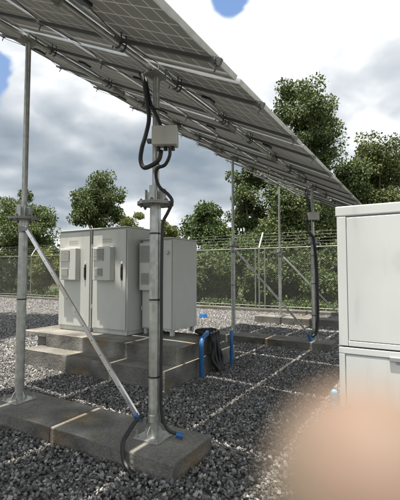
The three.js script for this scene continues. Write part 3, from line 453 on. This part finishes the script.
// shrubs along the outside of the fence
const SH = 'shrubs along the outside of the fence', shrub = (label, px, top, Z, r, seed, tones) => tree('shrub', label, ...spot(px, top, Z, r, { seed, n: 46, base: 0.25, lobes: 8, clump: 0.42, per: 260, leaf: 0.115, tones, cat: 'shrub', group: SH, trunk: 0.04 }));
shrub('yellow green shrub showing above the shorter cabinet roof', 172, 222, 21, 1.5, 101, YELLOW);
shrub('pale shrub in the gap between the braced post and the tall cabinets', 48, 245, 24.5, 2.0, 102, YELLOW);
shrub('leafy shrub behind the foot of the braced post', 4, 250, 26.5, 2.1, 103, FRESH);
shrub('shrub behind the yellow green shrub and the cabinet roofs', 135, 215, 24, 1.9, 104, YELLOW);
shrub('fresh green shrub against the fence beside the slanted white arm', 236, 240, 17.5, 1.3, 105, FRESH);
shrub('low shrub at the fence foot between the two far posts', 265, 262, 16.5, 1.1, 106, FRESH);
shrub('low bright shrub at the fence foot behind the second brace', 318, 270, 16.2, 1.1, 107, FRESH);
shrub('dark shrub behind the fence next to the white cabinet edge', 345, 235, 17.5, 1.5, 108, GREEN);
shrub('green shrub behind the fence, under the bushy tree', 203, 252, 18, 1.3, 109, GREEN);
shrub('green shrub hidden behind the cabinets by the fence', 95, 250, 22.5, 1.7, 110, GREEN);
shrub('wide shrub behind the kerb beside the loose green tree', 26, 258, 25.2, 1.9, 113, GREEN);
shrub('thick green shrub behind the fence beside the second braced post', 218, 258, 18.5, 1.5, 114, FRESH);
shrub('broad shrub behind the fence posts that carry the slanted arm', 248, 256, 18.2, 1.4, 115, GREEN);
shrub('round shrub behind the fence and the white cabinet', 395, 240, 18.5, 1.6, 111, GREEN);
shrub('deep green shrub in the shade of the dense tree by the fence', 292, 245, 17.4, 1.3, 112, GREEN);
{ // far woodland line
  const rnd = rng(900), cl = []; for (let i = 0; i < 620; i++) { const a = YAW + (rnd() - 0.5) * 1.9, d = 46 + rnd() * 26, h = 2.2 + 2.2 * fbm(a * 9, 1, 2, 3); cl.push([P(d * Math.cos(a), d * Math.sin(a), rnd() * h), 1.3 + rnd() * 0.9, rnd() * 0.4 - 0.1]); }
  const m = new THREE.Mesh(leaves(cl, 90, 0.55, GREEN, rnd), leafMat); m.name = 'woodland'; stuff(m); m.userData.label = 'far line of low woodland beyond the fence'; m.userData.category = 'woodland'; m.castShadow = m.receiveShadow = true; scene.add(m);
}
{ // weeds at the fence foot
  const rnd = rng(901), cl = []; for (let i = 0; i < 420; i++) { const w = -5 + rnd() * 28; cl.push([P(14.3 + rnd() * 2.4, w, 0.05 + rnd() * 0.25), 0.16 + rnd() * 0.25, rnd() * 0.5 - 0.1]); }
  const m = new THREE.Mesh(leaves(cl, 60, 0.1, FRESH, rnd), leafMat); m.name = 'weeds'; stuff(m); m.userData.label = 'green weeds growing outside the fence kerb'; m.userData.category = 'weeds'; m.castShadow = m.receiveShadow = true; scene.add(m);
}
// tall tree just outside the frame: its high crown throws the patchy shade behind the braced post
tree('broadleaf_tree', 'tall high crowned tree in the yard whose shade falls behind the braced post', P(3.7, 10.8), { h: 17.5, r: 3.6, seed: 201, n: 150, base: 12.2, lobes: 12, clump: 1.0, per: 190, leaf: 0.26, tones: GREEN, trunk: 0.2, droop: 0.1 });

// ---------------------------------------------------------------- the photographer's hand, one fingertip before the lens
{
  // joints in the camera's own axes (metres), then placed in the world once
  const J = (x, y, z) => new THREE.Vector3(x, y, z), chains = [];
  const add = (...js) => { for (let i = 0; i + 1 < js.length; i++) chains.push([js[i][0], js[i][1], js[i + 1][0], js[i + 1][1]]); };
  const wrist = J(0.150, -0.190, 0.050), palm = [J(0.090, -0.105, 0.006), J(0.112, -0.112, 0.016), J(0.130, -0.120, 0.026), J(0.143, -0.131, 0.036)];
  add([J(0.0166, -0.0230, -0.0362), 0.0100], [J(0.036, -0.044, -0.0385), 0.0098], [J(0.060, -0.066, -0.028), 0.0098], [palm[0], 0.012]);
  add([J(0.062, -0.012, -0.012), 0.0080], [J(0.076, -0.028, -0.020), 0.0086], [J(0.096, -0.058, -0.016), 0.0094], [palm[1], 0.012]);
  add([J(0.082, -0.016, 0.006), 0.0078], [J(0.094, -0.032, -0.006), 0.0084], [J(0.116, -0.064, -0.004), 0.0092], [palm[2], 0.0115]);
  add([J(0.108, -0.034, 0.020), 0.0068], [J(0.117, -0.048, 0.010), 0.0074], [J(0.133, -0.078, 0.010), 0.0082], [palm[3], 0.0105]);
  add([J(0.050, -0.122, 0.046), 0.0094], [J(0.070, -0.140, 0.040), 0.0102], [J(0.104, -0.164, 0.036), 0.0125], [wrist, 0.016]);
  for (const p of palm) add([p, 0.012], [p.clone().lerp(wrist, 0.55), 0.0155], [wrist, 0.018]);
  add([wrist, 0.0235], [J(0.190, -0.270, 0.085), 0.027]);
  const lo = J(0.0, -0.302, -0.062), size = 0.31, res = 112, mc = new MarchingCubes(res, new THREE.MeshStandardMaterial(), false, false, 90000); mc.isolation = 0;
  const q = new THREE.Vector3(), ab = new THREE.Vector3(), ap = new THREE.Vector3();
  for (let k = 0; k < res; k++) for (let j = 0; j < res; j++) for (let i = 0; i < res; i++) {
    q.set(lo.x + (i / res) * size, lo.y + (j / res) * size, lo.z + (k / res) * size); let d = 1;
    for (const [a, ra, b, rb] of chains) { ab.subVectors(b, a); ap.subVectors(q, a); const t = clamp(ap.dot(ab) / ab.lengthSq()), e = ap.addScaledVector(ab, -t).length() - mix(ra, rb, t), h = clamp(0.5 + 0.5 * (d - e) / 0.004); d = mix(d, e, h) - 0.004 * h * (1 - h); }
    mc.field[k * res * res + j * res + i] = -d;
  }
  mc.update();
  const n = mc.count, g = new THREE.BufferGeometry(); g.setAttribute('position', new THREE.BufferAttribute(mc.positionArray.slice(0, n * 3), 3));
  const p = g.attributes.position; for (let i = 0; i < p.count; i++) p.setXYZ(i, lo.x + (p.getX(i) + 1) / 2 * size, lo.y + (p.getY(i) + 1) / 2 * size, lo.z + (p.getZ(i) + 1) / 2 * size);
  g.setAttribute('normal', new THREE.BufferAttribute(mc.normalArray.slice(0, n * 3), 3)); g.computeVertexNormals();
  g.applyMatrix4(camera.matrixWorld);
  const o = new THREE.Vector3(0.150, -0.190, 0.050).applyMatrix4(camera.matrixWorld); g.translate(-o.x, -o.y, -o.z);
  const skin = new THREE.MeshPhysicalMaterial({ vertexColors: true, roughness: 0.7 });
  { const c = new Float32Array(n * 3); for (let i = 0; i < n; i++) { const m = fbm(p.getX(i) * 130, p.getY(i) * 130, p.getZ(i) * 130, 4) - 0.5, k = fbm(p.getX(i) * 500 + 5, p.getY(i) * 500, p.getZ(i) * 500, 3) - 0.5, v = 1 + k * 0.3; c[3 * i] = 0.158 * v * (1 + m * 0.3); c[3 * i + 1] = 0.120 * v * (1 - m * 0.6); c[3 * i + 2] = 0.086 * v * (1 - m * 0.5); } g.setAttribute('color', new THREE.BufferAttribute(c, 3)); }
  const hand = obj('hand', g, skin); hand.position.copy(o);
  tag(hand, 'bare hand of the person taking the picture, one fingertip before the lens', 'hand');
}
renderer.render(scene, camera);
